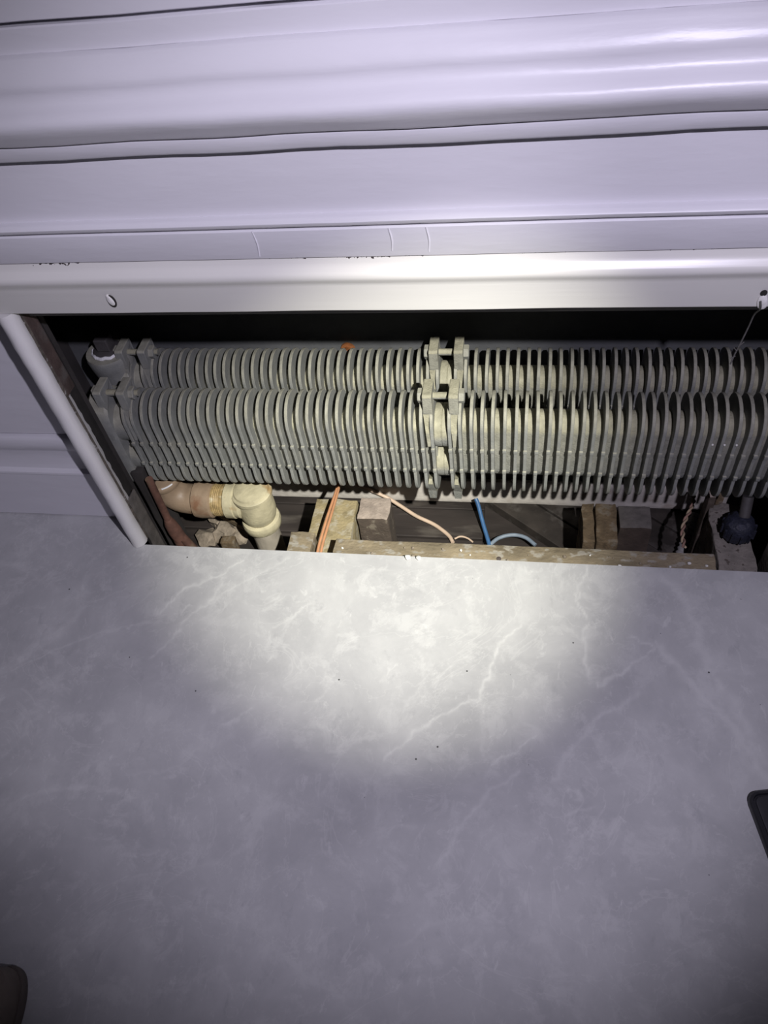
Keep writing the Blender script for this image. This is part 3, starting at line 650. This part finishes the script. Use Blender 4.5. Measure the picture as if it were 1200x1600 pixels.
# ------------------------------------------------------------------ wires
ow = thing('wire_pair', 'pair of bare orange wires hanging in front of the yellow joist end', 'wire', (-0.289, 0.027, -0.035))
for dx in (0.0, 0.0052):
    pts = [(-0.285 + dx * 0.3, 0.176, -0.040), (-0.2845 + dx * 0.6, 0.150, -0.036), (-0.287 + dx, 0.095, -0.030), (-0.2895 + dx, 0.045, -0.029), (-0.290 + dx, 0.018, -0.030)]
    tube('wire', M_orange, [(Vector(p) - Vector((-0.289, 0.027, -0.035))) for p in smooth_path(pts, 6)], 0.0022, ow, 10)
tag(tube('pink_cable', M_pink, smooth_path([(-0.300, 0.240, -0.120), (-0.278, 0.246, -0.135), (-0.2349, 0.2483, -0.165), (-0.205, 0.236, -0.176), (-0.175, 0.2188, -0.182), (-0.145, 0.206, -0.186), (-0.1275, 0.1946, -0.188), (-0.113, 0.181, -0.1885), (-0.106, 0.168, -0.1885)], 8), 0.0034, None, 12),
    'pale pink cable curving down across the dark boards', 'cable')
tag(tube('thin_cable_tail', M_pink, smooth_path([(-0.104, 0.177, -0.1895), (-0.094, 0.183, -0.190), (-0.082, 0.180, -0.190), (-0.072, 0.172, -0.190)], 8), 0.0016, None, 8),
    'thin cream cable tail lying at the end of the pink cable', 'cable')
tag(tube('blue_cable', M_blue, smooth_path([(-0.070, 0.236, -0.150), (-0.0656, 0.2279, -0.156), (-0.056, 0.200, -0.172), (-0.0445, 0.168, -0.1855), (-0.041, 0.150, -0.188)], 8), 0.0036, None, 12),
    'blue cable dropping straight down behind the batten', 'cable')
tag(tube('blue_grey_cable', M_bluegrey, smooth_path([(-0.042, 0.166, -0.187), (-0.028, 0.180, -0.186), (-0.006, 0.187, -0.185), (0.016, 0.183, -0.185), (0.034, 0.168, -0.186)], 8), 0.0034, None, 12),
    'blue-grey cable bent in a low arc right of the blue cable', 'cable')
tw = thing('twisted_wire', 'beige twisted cotton wire hanging right of the grey timber block', 'wire', (0.240, 0.082, -0.055))
for s in (0, 1):
    pth = []
    a, b_ = Vector((0.2762, 0.2233, -0.100)), Vector((0.238, 0.078, -0.052))
    for k in range(61):
        t_ = k / 60; c_ = a.lerp(b_, t_) + Vector((0.004 * math.sin(t_ * 7), 0, 0.004 * math.sin(t_ * 5)))
        ang = t_ * 2 * math.pi * 4.5 + s * math.pi
        pth.append(c_ + Vector((math.cos(ang) * 0.0019, 0, math.sin(ang) * 0.0019)) - Vector((0.240, 0.082, -0.055)))
    tube('strand', M_twist if s else M_twist2, pth, 0.0017, tw, 8)
bm = bmesh.new(); pth = []; rad = []
a, b_ = Vector((0.2885, 0.212, -0.142)), Vector((0.262, 0.150, -0.178))
for k in range(45):
    pth.append(a.lerp(b_, k / 44)); rad.append(0.0072 + 0.0012 * math.sin(k * 1.45))
add_tube(bm, pth, rad, 14)
tag(bm_obj('corrugated_tube', bm, M_conduit, None, True), 'short grey corrugated tube slanting behind the twisted wire', 'conduit')

# dark blue cap on the pier
cp = thing('stopper', 'dark blue rough plastic stopper sitting on the plaster pier', 'stopper', (0.301, 0.072, -0.016))
bm = bmesh.new(); add_lathe(bm, [(0.012, 0.0), (0.018, 0.003), (0.0205, 0.010), (0.0205, 0.022), (0.018, 0.031), (0.011, 0.036), (0.004, 0.0375)], (0, 0, 0), 'z', 24)
for v in bm.verts: v.co += mnoise.noise_vector(v.co * 120) * 0.0026
bm_obj('cap', bm, M_capblue, cp, True)
for k in range(12):
    a = 2 * math.pi * k / 12
    bm = bmesh.new(); bmesh.ops.create_cube(bm, size=1)
    for v in bm.verts: v.co = Vector((v.co.x * 0.0045, v.co.y * 0.003, v.co.z * 0.016 + 0.016))
    bmesh.ops.transform(bm, matrix=Matrix.Rotation(a, 4, 'Z') @ Matrix.Translation((0.0205, 0, 0)), verts=bm.verts[:])
    bm_obj('grip_rib', bm, M_capblue, cp)
tube('stub', M_iron_dark, [(0.004, 0.006, 0.034), (0.006, 0.022, 0.058)], 0.0075, cp, 12)

# orange rusty stub on the back wall
st = thing('rusty_stub', 'orange rusty pipe stub on the back wall behind the rear fins', 'pipe stub', (-0.255, 0.2618, 0.158))
lathe('flange', M_amber, [(0.0110, -0.0002), (0.0105, -0.003), (0.0070, -0.0035)], (0, 0, 0), 'y', 18, st)
tube('stub', M_amber, [(0, -0.003, 0), (0.002, -0.012, 0.001), (0.005, -0.017, -0.003), (0.006, -0.0185, -0.010)], [0.0062, 0.0066, 0.0066, 0.005], st, 14)

# frayed string hanging from the right nail hole
sg = thing('string', 'thin frayed grey string hanging from the right nail hole', 'string', (0.214, -0.0022, 0.418))
tube('strand', M_string, [(Vector(p) - Vector((0.214, -0.0022, 0.418))) for p in smooth_path([(0.2115, -0.0042, 0.4265), (0.2135, -0.0032, 0.4175), (0.2150, 0.012, 0.400), (0.2160, 0.020, 0.380), (0.2150, 0.024, 0.360), (0.2130, 0.026, 0.342), (0.2115, 0.026, 0.328)], 6)], 0.0008, sg, 8)
for k, (dx, dz) in enumerate(((0.004, 0.006), (-0.004, 0.005), (-0.0045, -0.003))):
    tube('frayed_end', M_string, [Vector((-0.0005, 0.0265, -0.066 - 0.006 * k)), Vector((-0.0005 + dx, 0.0262, -0.066 - 0.006 * k + dz))], 0.0005, sg, 6)

# crumbs on the floor edge
for i, (x, y, r, lab) in enumerate(((-0.1475, -0.0045, 0.0042, 'white crumb on the cut floor edge, left one of two'), (-0.133, -0.0042, 0.0036, 'white crumb on the cut floor edge, right one of two'))):
    bm = bmesh.new(); bmesh.ops.create_icosphere(bm, subdivisions=2, radius=r)
    for v in bm.verts: v.co += mnoise.noise_vector(v.co * 260 + Vector((i * 3, 0, 0))) * r * 0.35
    zmin = min(v.co.z for v in bm.verts)
    for v in bm.verts: v.co += Vector((x, y, 0.0001 - zmin))
    tag(bm_obj('plaster_crumb', bm, M_crumb, None, True), lab, 'crumb')
rnd = random.Random(5)
for i in range(26):
    x = rnd.uniform(-0.25, 0.262); y = rnd.uniform(0.004, 0.024)
    r = rnd.uniform(0.0012, 0.0030)
    bm = bmesh.new(); bmesh.ops.create_icosphere(bm, subdivisions=1, radius=r)
    for v in bm.verts: v.co += mnoise.noise_vector(v.co * 400 + Vector((i * 3, 0, 0))) * r * 0.4
    for v in bm.verts: v.co += Vector((x, y, -0.0125 + r * 0.6))
    tag(bm_obj('plaster_crumb', bm, M_crumb if rnd.random() < 0.35 else M_rubble, None, True), 'tiny plaster crumb scattered on top of the dusty batten', 'crumb', 'crumbs scattered on the batten')

# ------------------------------------------------------------------ things cut by the frame
def rrect(w_, h_, r, n=6):
    P = []
    for (cx, cy, a0) in ((w_ / 2 - r, h_ / 2 - r, 0), (-w_ / 2 + r, h_ / 2 - r, 90), (-w_ / 2 + r, -h_ / 2 + r, 180), (w_ / 2 - r, -h_ / 2 + r, 270)):
        for k in range(n + 1):
            a = math.radians(a0 + 90 * k / n); P.append((cx + r * math.cos(a), cy + r * math.sin(a)))
    return P
def loft(layers):
    bm = bmesh.new(); R0 = [[bm.verts.new((x, y, z)) for (x, y) in P] for (P, z) in layers]; n = len(R0[0])
    for i in range(len(R0) - 1):
        for k in range(n): bm.faces.new((R0[i][k], R0[i][(k + 1) % n], R0[i + 1][(k + 1) % n], R0[i + 1][k]))
    bm.faces.new(R0[0][::-1]); bm.faces.new(R0[-1]); return bm
ph = thing('plastic_case', 'flat black plastic case with raised rim at the right edge of the floor', 'case', (0.309, -0.368, 0.0001))
ph.rotation_euler = (0, 0, math.radians(12))
W_, H_ = 0.078, 0.160
bm_obj('rim', loft([(rrect(W_ - .002, H_ - .002, .011), 0), (rrect(W_, H_, .012), .0015), (rrect(W_, H_, .012), .0085), (rrect(W_ - .002, H_ - .002, .011), .0098), (rrect(W_ - .007, H_ - .007, .009), .0098), (rrect(W_ - .009, H_ - .009, .008), .0072)]), M_black, ph, True)
bm_obj('panel', loft([(rrect(W_ - .0125, H_ - .0125, .007), .0073), (rrect(W_ - .0125, H_ - .0125, .007), .0086), (rrect(W_ - .014, H_ - .014, .0065), .0090)]), M_black2, ph, True)

sh = thing('shoe', 'dark brown rounded shoe toe in the lower left corner of the floor', 'shoe', (-0.520, -0.660, 0.0001))
sh.rotation_euler = (0, 0, math.radians(-14))
def sole(sx, sy, z, dy=0.0, n=64):
    P = []
    for k in range(n):
        a = 2 * math.pi * k / n; yy = math.sin(a); xx = math.cos(a)
        wdt = 0.045 * (1.0 - 0.22 * max(0, -yy) - 0.18 * math.exp(-((yy + 0.15) / 0.3) ** 2))
        P.append((xx * wdt * sx, yy * 0.132 * sy - 0.02 + dy))
    return P, z
bm_obj('sole', loft([sole(0.98, 0.99, 0), sole(1, 1, .002), sole(1, 1, .012), sole(.985, .99, .014)]), M_sole, sh, True)
bm_obj('upper', loft([sole(.95, .975, .0141), sole(.97, .98, .024), sole(.92, .95, .040), sole(.80, .86, .052, -0.008), sole(.62, .66, .062, -0.028), sole(.40, .40, .074, -0.055), sole(.36, .32, .090, -0.072), sole(.30, .27, .094, -0.072)]), M_leather, sh, True)
for k in range(4):
    tube('lace', M_sole, smooth_path([(-0.018, 0.045 - k * 0.016, 0.0575 + k * 0.003), (0, 0.047 - k * 0.016, 0.063 + k * 0.003), (0.018, 0.045 - k * 0.016, 0.0575 + k * 0.003)], 4), 0.0016, sh, 6)
